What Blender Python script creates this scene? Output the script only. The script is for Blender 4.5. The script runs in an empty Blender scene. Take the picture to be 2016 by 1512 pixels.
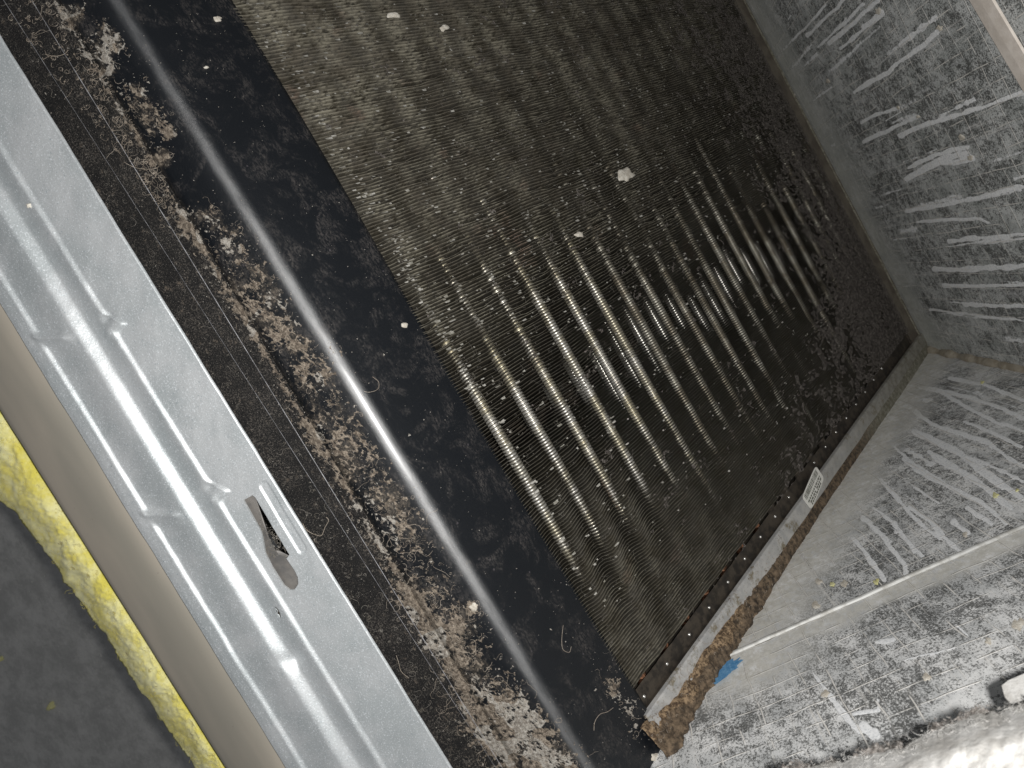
import bpy, math, random
import numpy as np
from mathutils import Matrix, Vector
random.seed(7)
rng = np.random.default_rng(7)

# ------------------------------------------------------------------ camera
W0, H0 = 2016, 1512
CX, CY = 1008.0, 756.0
_vx = np.array([10100 - CX, 16500 - CY, 0.0]); _vz = np.array([1180 - CX, 550 - CY, 0.0])
F = math.sqrt(-(_vx @ _vz)); _vx[2] = _vz[2] = F
AX = _vx / np.linalg.norm(_vx); AZ = -_vz / np.linalg.norm(_vz); AY = np.cross(AZ, AX)
R = np.array([AX, AY, AZ])
O = np.array([0.0, 0.0, 0.75])          # the lens stands 0.75 m above the floor
sc = bpy.context.scene
cam_d = bpy.data.cameras.new('camera'); cam = bpy.data.objects.new('camera', cam_d)
sc.collection.objects.link(cam)
c0, c1, c2 = R @ np.array([1, 0, 0.]), R @ np.array([0, -1, 0.]), R @ np.array([0, 0, -1.])
cam.matrix_world = Matrix([[c0[0], c1[0], c2[0], O[0]], [c0[1], c1[1], c2[1], O[1]], [c0[2], c1[2], c2[2], O[2]], [0, 0, 0, 1]])
cam_d.sensor_width = 36.0; cam_d.lens = 36.0 * F / W0
cam_d.clip_start = 0.01; cam_d.clip_end = 50
cam_d.dof.use_dof = True; cam_d.dof.focus_distance = 0.37; cam_d.dof.aperture_fstop = 21
sc.camera = cam
sc.render.resolution_x, sc.render.resolution_y = 1024, 768
# ------------------------------------------------------------------ light: the phone's flash beside the lens, dim room
w = bpy.data.worlds.new('World'); sc.world = w; w.use_nodes = True
w.node_tree.nodes['Background'].inputs[0].default_value = (0.90, 0.94, 1.0, 1)
w.node_tree.nodes['Background'].inputs[1].default_value = 0.11
fl_d = bpy.data.lights.new('phone_flash', 'POINT'); fl = bpy.data.objects.new('phone_flash', fl_d)
sc.collection.objects.link(fl)
fl.location = (0.004, 0.016, 0.75 + 0.004); fl_d.energy = 6.0; fl_d.shadow_soft_size = 0.0035
fl_d.color = (1.0, 0.985, 0.96)
sc.view_settings.view_transform = 'Standard'; sc.view_settings.look = 'None'
sc.view_settings.exposure = 0.0; sc.view_settings.gamma = 1.0
sc.render.engine = 'CYCLES'
sc.cycles.max_bounces = 5; sc.cycles.diffuse_bounces = 3; sc.cycles.glossy_bounces = 3

# ------------------------------------------------------------------ geometry of the place
def ray(px, py):
    px, py = np.broadcast_arrays(np.asarray(px, float), np.asarray(py, float))
    return np.stack([px - CX, py - CY, np.full(px.shape, F)], -1) @ R.T
def at_h(px, py, h):
    r = ray(px, py); return O + r * (np.asarray(h) / -r[..., 2])[..., None]
D1 = np.array([0.0, 0.65571, -0.75501]); D1 /= np.linalg.norm(D1)      # down the slope of the coil face
NC = np.array([0.0, 0.75501, 0.65571]); NC /= np.linalg.norm(NC)       # out of the coil face
P0 = np.array([0.0, -0.088, -0.33]) + O
def coil_pt(x, s, d=0.0):
    x, s, d = np.broadcast_arrays(np.asarray(x, float), np.asarray(s, float), np.asarray(d, float))
    return P0 + x[..., None] * np.array([1, 0, 0.]) + s[..., None] * D1 - d[..., None] * NC
def at_coil(px, py, d=0.0):
    r = ray(px, py); k = ((P0 - O) @ NC - d) / (r @ NC)
    return O + r * k[..., None]
def coil_xs(px, py, d=0.0):
    p = at_coil(px, py, d) - P0; return p[..., 0], p @ D1
YB, XS = 0.257, 0.2328
def at_back(px, py, y=YB): r = ray(px, py); return O + r * (y / r[..., 1])[..., None]
def at_side(px, py, x=XS): r = ray(px, py); return O + r * (x / r[..., 0])[..., None]
def project(p):
    c = (np.asarray(p) - O) @ R; return CX + F * c[..., 0] / c[..., 2], CY + F * c[..., 1] / c[..., 2]

# ------------------------------------------------------------------ noise
def _hash(i, j, s):
    n = (i.astype(np.int64) * 374761393 + j.astype(np.int64) * 668265263 + s * 974634777) & 0xffffffff
    n = ((n ^ (n >> 13)) * 1274126177) & 0xffffffff
    return ((n ^ (n >> 16)) & 0xffff) / 65535.0
def vnoise(x, y, s=0):
    x, y = np.broadcast_arrays(np.asarray(x, float), np.asarray(y, float))
    i, j = np.floor(x), np.floor(y); fx, fy = x - i, y - j
    fx = fx * fx * (3 - 2 * fx); fy = fy * fy * (3 - 2 * fy)
    a, b = _hash(i, j, s), _hash(i + 1, j, s); c, d = _hash(i, j + 1, s), _hash(i + 1, j + 1, s)
    return (a * (1 - fx) + b * fx) * (1 - fy) + (c * (1 - fx) + d * fx) * fy
def fbm(x, y, s=0, o=4):
    t = 0; a = .5; n = 0
    for k in range(o):
        t = t + a * vnoise(np.asarray(x) * 2 ** k + 17.3 * k, np.asarray(y) * 2 ** k - 9.1 * k, s + k); n += a; a *= .5
    return t / n
def sstep(a, b, x): t = np.clip((x - a) / (b - a), 0, 1); return t * t * (3 - 2 * t)

# ------------------------------------------------------------------ object helpers
def mesh(name, v, f, smooth=True, uv=None):
    v = np.asarray(v, float).reshape(-1, 3); me = bpy.data.meshes.new(name)
    if isinstance(f, np.ndarray) and f.ndim == 2:
        n, k = f.shape
        me.vertices.add(len(v)); me.vertices.foreach_set('co', v.ravel())
        me.loops.add(n * k); me.loops.foreach_set('vertex_index', f.astype(np.int32).ravel())
        me.polygons.add(n); me.polygons.foreach_set('loop_start', np.arange(0, n * k, k, dtype=np.int32))
        me.update(calc_edges=True); me.validate()
    else:
        me.from_pydata([tuple(p) for p in v], [], [tuple(int(i) for i in q) for q in f])
    if uv is not None:
        at = me.attributes.new('dust', 'FLOAT', 'POINT'); at.data.foreach_set('value', np.asarray(uv, float).ravel())
    me.polygons.foreach_set('use_smooth', [smooth] * len(me.polygons))
    me.update(); return me
def obj(name, v, f, mat, parent=None, smooth=True, uv=None, film=None, **props):
    v = np.asarray(v, float).reshape(-1, 3)
    if parent is not None: v = v - np.array(parent['_w'])
    else:
        base = v.mean(0); base[2] = v[:, 2].min(); v = v - base
    me = mesh(name, v, f, smooth, uv); me.materials.append(mat)
    if film is not None: at = me.attributes.new('film', 'FLOAT', 'POINT'); at.data.foreach_set('value', np.asarray(film, float).ravel())
    o = bpy.data.objects.new(name, me); sc.collection.objects.link(o)
    if parent is not None:
        o.parent = parent
        if 'loc' in parent.keys(): pass
        o['_w'] = parent['_w']
    else: o.location = base; o['_w'] = list(base)
    for k, val in props.items(): o[k] = val
    return o
def empty(name, loc, label, cat, group=None):
    o = bpy.data.objects.new(name, None); sc.collection.objects.link(o); o.location = loc
    o.empty_display_size = .01; o['_w'] = [float(a) for a in loc]; o['label'] = label; o['category'] = cat
    if group: o['group'] = group
    return o
def grid_faces(n, m, keep=None):
    i, j = np.meshgrid(np.arange(n - 1), np.arange(m - 1), indexing='ij'); a = i * m + j
    q = np.stack([a, a + 1, a + m + 1, a + m], -1)
    if keep is not None: return q[keep]
    return q.reshape(-1, 4)
def compact(v, f):
    u, inv = np.unique(f, return_inverse=True); return v.reshape(-1, 3)[u], inv.reshape(f.shape), u
def merge(parts):
    V, Fc, n = [], [], 0
    for v, f in parts: V.append(np.asarray(v).reshape(-1, 3)); Fc.append(np.asarray(f) + n); n += len(V[-1])
    return np.concatenate(V), np.concatenate(Fc)
def tube_mesh(pts, rad, k=3):
    pts = np.asarray(pts, float); n = len(pts); rad = np.broadcast_to(rad, (n,))
    t = np.gradient(pts, axis=0); t /= np.linalg.norm(t, axis=1)[:, None] + 1e-12
    up = np.array([0.3, 0.5, 0.81]); a = np.cross(t, up); a /= np.linalg.norm(a, axis=1)[:, None] + 1e-12; b = np.cross(t, a)
    ang = np.arange(k) * 2 * math.pi / k
    v = pts[:, None] + rad[:, None, None] * (np.cos(ang)[None, :, None] * a[:, None] + np.sin(ang)[None, :, None] * b[:, None])
    i, j = np.meshgrid(np.arange(n - 1), np.arange(k), indexing='ij'); j2 = (j + 1) % k
    f = np.stack([i * k + j, i * k + j2, (i + 1) * k + j2, (i + 1) * k + j], -1).reshape(-1, 4)
    return v.reshape(-1, 3), f

# ------------------------------------------------------------------ materials
class NT:
    def __init__(s, name):
        s.m = bpy.data.materials.new(name); s.m.use_nodes = True; s.t = s.m.node_tree; s.b = s.t.nodes['Principled BSDF']
        s.pos = s.t.nodes.new('ShaderNodeNewGeometry').outputs['Position']
    def n(s, typ, **kw):
        x = s.t.nodes.new(typ)
        for k, v in kw.items(): setattr(x, k, v)
        return x
    def link(s, a, b):
        if isinstance(a, (int, float)): b.default_value = a
        elif isinstance(a, tuple): b.default_value = a if len(a) != 3 or b.type == 'VECTOR' else a + (1,)
        else: s.t.links.new(a, b)
    def math(s, op, a, b=0.0, c=0.0, clamp=False):
        x = s.n('ShaderNodeMath', operation=op, use_clamp=clamp)
        s.link(a, x.inputs[0]); s.link(b, x.inputs[1]); s.link(c, x.inputs[2]); return x.outputs[0]
    def noise(s, scale, detail=3, rough=.55, vec=None, dist=0.0):
        x = s.n('ShaderNodeTexNoise'); x.inputs['Scale'].default_value = scale; x.inputs['Detail'].default_value = detail
        x.inputs['Roughness'].default_value = rough; x.inputs['Distortion'].default_value = dist
        s.link(vec if vec is not None else s.pos, x.inputs['Vector']); return x.outputs[0]
    def vor(s, scale, vec=None, feature='F1'):
        x = s.n('ShaderNodeTexVoronoi', feature=feature); x.inputs['Scale'].default_value = scale
        s.link(vec if vec is not None else s.pos, x.inputs['Vector']); return x.outputs[0], (x.outputs[1] if feature == 'F1' else None)
    def smap(s, v, a, b, lo=0.0, hi=1.0):
        x = s.n('ShaderNodeMapRange', interpolation_type='SMOOTHSTEP'); s.link(v, x.inputs[0])
        for i, q in enumerate((a, b, lo, hi)): s.link(q, x.inputs[i + 1])
        return x.outputs[0]
    def mix(s, fac, a, b):
        x = s.n('ShaderNodeMix', data_type='RGBA'); s.link(fac, x.inputs[0]); s.link(a, x.inputs[6]); s.link(b, x.inputs[7]); return x.outputs[2]
    def scale(s, vec, sx, sy, sz):
        x = s.n('ShaderNodeMapping'); s.link(vec, x.inputs[0]); x.inputs['Scale'].default_value = (sx, sy, sz); return x.outputs[0]
    def sep(s, vec=None):
        x = s.n('ShaderNodeSeparateXYZ'); s.link(vec if vec is not None else s.pos, x.inputs[0]); return x.outputs
    def bump(s, h, dist, strength=1.0):
        x = s.n('ShaderNodeBump'); x.inputs['Distance'].default_value = dist; x.inputs['Strength'].default_value = strength
        s.link(h, x.inputs['Height']); s.link(x.outputs[0], s.b.inputs['Normal'])
    def set(s, **kw):
        nm = dict(color='Base Color', rough='Roughness', metal='Metallic', spec='Specular IOR Level', sheen='Sheen Weight', coat='Coat Weight', sss='Subsurface Weight')
        for k, v in kw.items(): s.link(v, s.b.inputs[nm[k]])
        return s

def mottled(name, c1, c2, scale=300, rough=.85, bump=.0004, metal=0.0, c3=None, spec=.3):
    q = NT(name); a = q.noise(scale, 5, .65); col = q.mix(q.smap(a, .38, .62), c1, c2)
    if c3: col = q.mix(q.smap(q.noise(scale * 3.1, 4), .52, .68), col, c3)
    q.set(color=col, rough=rough, metal=metal, spec=spec); q.bump(q.noise(scale * 2.5, 4, .7), bump); return q.m

# galvanised sheet
q = NT('galvanised_steel')
sp = q.noise(1500, 3, .7); big = q.noise(38, 4, .6)
col = q.mix(q.smap(big, .35, .65), (.63, .65, .66), (.51, .545, .555))
col = q.mix(q.smap(sp, .54, .66), col, (.86, .90, .93))
col = q.mix(q.smap(q.noise(1100, 3, .7), .60, .70), col, (.36, .42, .45))
col = q.mix(q.smap(q.noise(260, 4, .7), .68, .80), col, (.42, .40, .37))
rg = q.math('ADD', q.math('MULTIPLY', q.noise(1300, 3), .22), .35)
q.set(color=col, rough=rg, metal=.50); q.bump(sp, .00012, .7); M_GALV = q.m
# dull painted strip
q = NT('taupe_paint')
col = q.mix(q.smap(q.noise(30, 3, .5, q.scale(q.pos, .35, 1, 1)), .35, .65), (.43, .385, .32), (.34, .315, .265))
col = q.mix(q.smap(q.noise(420, 4, .7), .68, .78), col, (.13, .09, .08))
q.set(color=col, rough=.5, spec=.4); q.bump(q.noise(900, 2), .00003); M_TAUPE = q.m
# yellow glass wool
q = NT('yellow_glass_wool')
col = q.mix(q.smap(q.noise(70, 4, .65), .36, .66), (.82, .72, .13), (.95, .90, .45))
col = q.mix(q.smap(q.noise(140, 4, .7), .58, .74), col, (.42, .34, .05))
q.set(color=col, rough=.9, spec=.2, sheen=.3); q.bump(q.noise(900, 5, .75, None, 1.0), .0006); M_WOOL = q.m
# floor
q = NT('dark_floor')
col = q.mix(q.smap(q.noise(22, 6, .8), .38, .62), (.41, .405, .39), (.56, .55, .53))
col = q.mix(q.smap(q.noise(160, 3, .7), .66, .74), col, (.75, .73, .66))
q.set(color=col, rough=.9); q.bump(q.noise(90, 5, .7), .002); M_FLOOR = q.m
# black plastic pan
q = NT('black_plastic')
g = q.noise(2600, 2, .7)
dst = q.math('MULTIPLY', q.smap(q.noise(60, 5, .7, None, .6), .46, .66), q.smap(q.noise(1100, 5, .75, q.scale(q.pos, .5, 1, 1)), .42, .62))
col = q.mix(q.math('MULTIPLY', dst, .38), (.006, .0075, .010), (.12, .105, .095))
ring = q.math('MULTIPLY', q.smap(q.vor(150)[0], .10, .06), q.smap(q.noise(60), .5, .6))
col = q.mix(q.math('MULTIPLY', ring, .35), col, (.16, .14, .15))
rr = q.math('ADD', q.math('MULTIPLY', g, .14), q.math('ADD', .31, q.math('MULTIPLY', dst, .4)))
flm = q.n('ShaderNodeAttribute', attribute_name='film').outputs['Fac']
fd_ = q.math('MULTIPLY', q.smap(q.math('ADD', flm, q.math('ADD', q.math('MULTIPLY', q.math('SUBTRACT', q.noise(500, 6, .85), .5), 2.4), q.math('MULTIPLY', q.math('SUBTRACT', q.noise(90, 4, .6), .5), 2.0))), .85, 1.55), .62)
col = q.mix(fd_, col, q.mix(q.smap(q.noise(700, 5, .8), .42, .60), (.06, .05, .04), (.25, .21, .165)))
rr = q.math('MAXIMUM', rr, q.math('MULTIPLY', fd_, .9))
fold_sheen = q.math('MULTIPLY', q.math('SUBTRACT', 1.0, fd_), q.n('ShaderNodeAttribute', attribute_name='dust').outputs['Fac'])       # fold band: roughness, coat and IOR raised to shape its highlight
rr = q.math('ADD', q.math('MULTIPLY', q.math('SUBTRACT', 1.0, fold_sheen), rr), q.math('MULTIPLY', fold_sheen, q.math('ADD', .44, q.math('MULTIPLY', q.noise(1700, 3, .8), .22))))
q.set(color=col, rough=rr, spec=q.math('ADD', .45, q.math('MULTIPLY', fold_sheen, .55)), coat=q.math('MULTIPLY', fold_sheen, .8)); q.b.inputs['Coat Roughness'].default_value = .24; q.link(q.math('ADD', 1.5, q.math('MULTIPLY', fold_sheen, .55)), q.b.inputs['IOR'])
q.bump(q.math('ADD', g, q.math('MULTIPLY', q.noise(500, 3), .5)), .00016, .9); M_BLACK = q.m
q = NT('dusty_black_plastic')
d1 = q.smap(q.noise(1300, 5, .8), .46, .68); d2 = q.smap(q.noise(75, 5, .7), .36, .66)
col = q.mix(q.math('MULTIPLY', d1, q.math('ADD', .25, d2)), (.008, .008, .0085), (.125, .112, .098))
col = q.mix(q.math('MULTIPLY', q.smap(q.noise(300, 5, .8), .58, .70), d2), col, (.15, .122, .096))
col = q.mix(q.smap(q.noise(2600, 2, .6), .68, .74), col, (.45, .42, .38))
q.set(color=col, rough=.75, spec=.3); q.bump(q.noise(1300, 4, .8), .0003, .8); M_DUSTY = q.m
M_GLINT = mottled('edge_glint_plastic', (.20, .20, .21), (.46, .46, .48), 260, .35, .00003)  # light grey that paints the gleam along the lip edges
M_DIRT = mottled('tan_dirt', (.13, .105, .082), (.35, .295, .235), 520, .95, .0009, 0, (.075, .06, .048))
M_GREYDIRT = mottled('grey_chalk_dirt', (.27, .24, .205), (.50, .47, .42), 600, .95, .0008, 0, (.12, .105, .09))
M_FIBRE = mottled('pale_fibre', (.40, .33, .26), (.55, .48, .40), 200, .8, .0001)
M_DKFIBRE = mottled('grey_fibre', (.20, .18, .15), (.32, .30, .27), 200, .8, .0001)
M_CHALK = mottled('chalky_scale', (.55, .50, .42), (.72, .68, .60), 400, .9, .0004)
# fins : dusty rim; darker colour deeper paints the shade in the gaps
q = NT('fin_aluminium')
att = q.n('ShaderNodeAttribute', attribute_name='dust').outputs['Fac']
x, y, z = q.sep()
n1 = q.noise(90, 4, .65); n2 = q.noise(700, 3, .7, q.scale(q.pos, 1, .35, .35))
dust_gapf = q.math('MULTIPLY', att, q.smap(n2, .30, .60))
shaded_metalc = q.mix(q.smap(n1, .4, .65), (.13, .12, .10), (.085, .075, .055))
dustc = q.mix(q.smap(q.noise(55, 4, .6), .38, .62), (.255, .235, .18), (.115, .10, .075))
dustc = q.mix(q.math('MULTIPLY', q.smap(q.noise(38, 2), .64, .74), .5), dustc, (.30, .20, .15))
col = q.mix(dust_gapf, shaded_metalc, dustc)
q.set(color=col, rough=q.math('ADD', q.math('MULTIPLY', dust_gapf, .4), .42), metal=q.math('MULTIPLY', q.math('SUBTRACT', 1.0, dust_gapf), .55))
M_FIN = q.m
q = NT('collared_tube')
t1 = q.mix(q.smap(q.noise(60, 4, .6), .40, .60), (.70, .68, .63), (.50, .46, .35))
t1 = q.mix(q.smap(q.noise(48, 3, .6, q.scale(q.pos, .5, 2, 2)), .60, .68), t1, (.50, .36, .26))
q.set(color=t1, rough=.43, metal=.7); M_TUBE = q.m
q = NT('dusty_tube'); q.set(color=q.mix(q.smap(q.noise(70, 4, .6), .40, .60), (.44, .42, .36), (.24, .21, .16)), rough=.45, metal=.6); M_TUBED = q.m
q = NT('rear_tube'); q.set(color=(.62, .60, .55), rough=.28, metal=.85); M_TUBER = q.m
q = NT('bare_copper')
q.set(color=q.mix(q.smap(q.noise(300, 4), .4, .6), (.45, .22, .13), (.06, .035, .022)), rough=.24, metal=.9); M_COPPER = q.m
M_MAT = mottled('dark_lint', (.07, .06, .054), (.21, .187, .168), 420, .98, .0008, 0, (.025, .021, .018))
M_DARK = mottled('dark_gap_metal', (.03, .026, .022), (.07, .058, .045), 150, .7, .0002, .2)  # dark tone paints the shade of gaps; also dusty far tube ends
q = NT('coil_end_plate')
col = q.mix(q.smap(q.noise(120, 4), .35, .65), (.46, .46, .455), (.62, .61, .59))
col = q.mix(q.smap(q.noise(55, 6, .75), .54, .64), col, (.27, .235, .17)); col = q.mix(q.smap(q.noise(130, 5, .8), .60, .68), col, (.16, .11, .065)); col = q.mix(q.smap(q.noise(1100, 3), .62, .72), col, (.2, .18, .15))
gr = q.math('MULTIPLY', q.smap(q.math('ADD', q.sep()[1], q.math('MULTIPLY', q.noise(60, 5, .75), .25)), .12, .36), .85); col = q.mix(gr, col, q.mix(q.smap(q.noise(200, 4, .7), .4, .6), (.20, .185, .145), (.33, .315, .27)))
q.set(color=col, rough=.5, metal=.35); M_PLATE = q.m
M_SCREW = mottled('bright_rivet', (.8, .78, .74), (.9, .88, .85), 300, .22, .00001, .8)
M_BROWNPL = mottled('brown_film_plate', (.13, .11, .09), (.20, .175, .14), 60, .6, .0001, .1)
q = NT('rust_scale')
att = q.n('ShaderNodeAttribute', attribute_name='dust').outputs['Fac']
ca = q.mix(q.smap(q.noise(260, 5, .75), .38, .62), (.045, .034, .024), (.20, .145, .095))
cb = q.mix(q.smap(q.noise(420, 5, .85), .44, .56), (.075, .048, .028), (.34, .24, .145))
cc = q.mix(q.smap(q.noise(300, 5, .75), .40, .62), (.16, .15, .11), (.30, .29, .24))
col = q.mix(q.smap(att, .55, .95), ca, cb); col = q.mix(q.smap(att, .32, .05), col, cc)
q.set(color=col, rough=.8, spec=.4); q.bump(q.noise(900, 5, .75), .0008); M_RUST = q.m
M_PAPER = mottled('label_paper', (.72, .71, .66), (.80, .79, .74), 300, .6, .00003)
M_INK = mottled('black_print', (.07, .075, .06), (.16, .16, .13), 900, .6, .00001)
q = NT('blue_marker'); q.set(color=q.mix(q.smap(q.noise(500, 4, .7), .35, .7), (.07, .24, .48), (.20, .42, .66)), rough=.5); M_BLUE = q.m
M_YBIT = mottled('yellow_bit', (.72, .68, .30), (.8, .78, .45), 300, .9)
M_DRIP = mottled('white_drip_crust', (.42, .44, .45), (.62, .64, .65), 900, .8, .0003, .1, (.30, .31, .31))
M_WHITEWOOL = mottled('white_wool', (.42, .405, .38), (.58, .57, .55), 90, .95, .0006)
M_SMUDGE = mottled('charred_edge', (.05, .045, .04), (.20, .18, .165), 260, .95, .0006, 0, (.36, .34, .32))
M_TAPE = mottled('cream_tape', (.70, .63, .56), (.82, .75, .68), 70, .7, .0001)
M_SEAL = mottled('corner_seal', (.42, .38, .31), (.30, .26, .20), 120, .7, .0002)
q = NT('bead_metal'); q.set(color=q.mix(q.smap(q.noise(120, 4, .6), .4, .65), (.62, .62, .60), (.42, .41, .38)), rough=.55, metal=.25); M_BEAD = q.m

def foil(name, ax, warm):
    """scuffed foil facing over a square scrim; ax = horizontal axis of the wall"""
    q = NT(name); x, y, z = q.sep(); u = x if ax == 'x' else y
    crust = q.n('ShaderNodeAttribute', attribute_name='dust').outputs['Fac']; film = q.n('ShaderNodeAttribute', attribute_name='film').outputs['Fac']
    wv = q.noise(22, 2); uu = q.math('ADD', u, q.math('MULTIPLY', wv, .006)); zz = q.math('ADD', z, q.math('MULTIPLY', q.noise(19, 2, .5, q.scale(q.pos, 1, 1.3, 1)), .006))
    def line(c, pitch, wd):
        m = q.math('ABSOLUTE', q.math('SUBTRACT', q.math('FRACT', q.math('DIVIDE', c, pitch)), .5))
        return q.smap(m, wd, wd * .35)
    p = .0128
    l1 = line(uu, p, .042); l2 = line(zz, p, .042)
    l1 = q.math('MULTIPLY', l1, q.smap(q.noise(70, 3), .40, .60)); l2 = q.math('MULTIPLY', l2, q.smap(q.noise(80, 3, .5, q.scale(q.pos, 1.2, .8, 1)), .40, .60))
    lines = q.math('MAXIMUM', l1, l2)
    base = q.mix(q.smap(q.noise(46, 5, .65), .35, .65), (.60, .61, .61), (.92, .92, .91)) if warm else q.mix(q.smap(q.noise(46, 5, .65), .35, .65), (.44, .46, .45), (.68, .695, .685))
    pat = q.math('MULTIPLY', q.math('SUBTRACT', q.noise(26, 5, .7, None, .3), .5), .42)
    dk = q.smap(q.math('ADD', q.math('ADD', q.noise(820, 5, .85), q.math('MULTIPLY', q.math('SUBTRACT', q.noise(190, 3, .6), .5), .35)), pat), .46, .56)
    dk2 = q.math('MULTIPLY', dk, q.math('SUBTRACT', 1.0, film))
    col = q.mix(q.math('MULTIPLY', dk2, .88), base, (.04, .041, .038))
    sv = q.scale(q.pos, 1, 1, .06)
    st = q.math('MULTIPLY', q.smap(q.noise(170, 4, .6, sv), .56, .68), q.smap(q.noise(500, 5, .8), .44, .56))
    st = q.math('MULTIPLY', st, q.math('SUBTRACT', 1.0, q.math('MULTIPLY', film, .7)))
    col = q.mix(q.math('MULTIPLY', st, .7), col, (.62, .63, .64))
    col = q.mix(q.math('MULTIPLY', q.smap(q.noise(120, 6, .9), .60, .66), .5), col, (.74, .75, .76))
    cr = q.smap(q.math('ADD', crust, q.math('MULTIPLY', q.math('SUBTRACT', q.noise(520, 5, .8), .5), 1.5)), .42, .62)
    cc = q.mix(q.smap(q.noise(800, 4, .8), .36, .56), (.70, .72, .74), (.98, .985, .99))
    col = q.mix(q.math('MULTIPLY', cr, q.smap(crust, .02, .15)), col, cc)
    col = q.mix(q.smap(q.noise(1700, 3, .7), .62, .70), col, (.86, .85, .82))
    col = q.mix(q.math('MULTIPLY', lines, .82), col, (.86, .83, .78))
    for ang, scl in ((.5, 300), (2.1, 340), (1.2, 380), (2.7, 280)):
        mp = q.n('ShaderNodeMapping'); q.link(q.pos, mp.inputs[0]); mp.inputs['Rotation'].default_value = (0, ang, 0) if ax == 'x' else (ang, 0, 0)
        mp.inputs['Scale'].default_value = (1, .04, .05) if ax == 'x' else (.04, 1, .05)
        s1 = q.smap(q.noise(scl, 2, .5, mp.outputs[0]), .68, .73)
        col = q.mix(q.math('MULTIPLY', s1, .36), col, (.82, .80, .76))
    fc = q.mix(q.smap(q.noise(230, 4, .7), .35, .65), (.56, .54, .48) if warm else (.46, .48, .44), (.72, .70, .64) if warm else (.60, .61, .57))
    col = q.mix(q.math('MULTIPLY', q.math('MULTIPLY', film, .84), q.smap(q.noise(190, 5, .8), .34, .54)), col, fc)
    q.set(color=col, rough=q.math('ADD', .46, q.math('MULTIPLY', dk, .3)), metal=.05, spec=.5)
    q.bump(q.math('ADD', q.math('MULTIPLY', lines, 1.0), q.math('ADD', q.math('MULTIPLY', q.noise(300, 5, .75), .6), cr)), .00035, .8)
    return q.m
M_FOILB = foil('scuffed_foil_back', 'x', False); M_FOILS = foil('scuffed_foil_side', 'y', True)

# ================================================================== setting: floor
v = np.array([[-1.5, -3, 0], [2.5, -3, 0], [2.5, 1.5, 0], [-1.5, 1.5, 0]]); v[:, 2] = 0.0
fo = obj('floor', v, [(0, 1, 2, 3)], M_FLOOR); fo['kind'] = 'structure'
# small bright litter on the floor
# ================================================================== liner panels (foil faced walls of the cabinet)
back = empty('foil_liner_panel', (0, YB, O[2] - .80), 'scuffed foil-faced liner panel at the upper right, with long white drips and a cream strip', 'liner panel')
side = empty('foil_liner_panel', (XS, .08, O[2] - .80), 'scuffed foil-faced liner panel at the lower right, crossed by a bright metal bead', 'liner panel')
fb = lambda px, py, o: at_back(px, py, YB - o - .0009)
fs = lambda px, py, o: at_side(px, py, XS - o - .0009)
drips_b = [([(1682, 182), (1715, 160), (1748, 143), (1765, 125), (1790, 108), (1820, 88), (1849, 58)], 9),
 ([(1696, 240), (1725, 226), (1769, 212)], 7), ([(1700, 279), (1750, 255), (1808, 230)], 7),
 ([(1772, 268), (1830, 242), (1900, 222), (1960, 202), (2020, 180)], 9),
 ([(1785, 352), (1815, 335), (1850, 318), (1880, 320), (1912, 311)], 11), ([(1790, 330), (1830, 310), (1870, 296), (1905, 290)], 9), ([(1845, 318), (1870, 308), (1905, 302)], 13),
 ([(1785, 415), (1830, 408), (1880, 398), (1930, 388), (1980, 374), (2020, 366)], 9),
 ([(1805, 437), (1860, 433), (1930, 430), (1945, 438)], 6),
 ([(1868, 475), (1920, 469), (1970, 466), (2020, 460)], 8), ([(1840, 530), (1900, 531), (1960, 527), (2020, 523)], 11),
 ([(1860, 562), (1930, 562), (2020, 560)], 8), ([(1900, 600), (1960, 602), (2020, 602)], 8), ([(1830, 610), (1900, 618), (1970, 627), (2020, 632)], 5),
 ([(1590, 70), (1620, 40), (1650, 12), (1665, -8)], 7), ([(1632, 85), (1680, 45), (1728, 0)], 8), ([(1655, 95), (1690, 65), (1740, 28)], 7), ([(1610, 92), (1640, 66), (1700, 8)], 5), ([(1560, 80), (1590, 50), (1625, 10)], 5), ([(1700, 52), (1722, 35), (1735, 22)], 9)]
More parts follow.
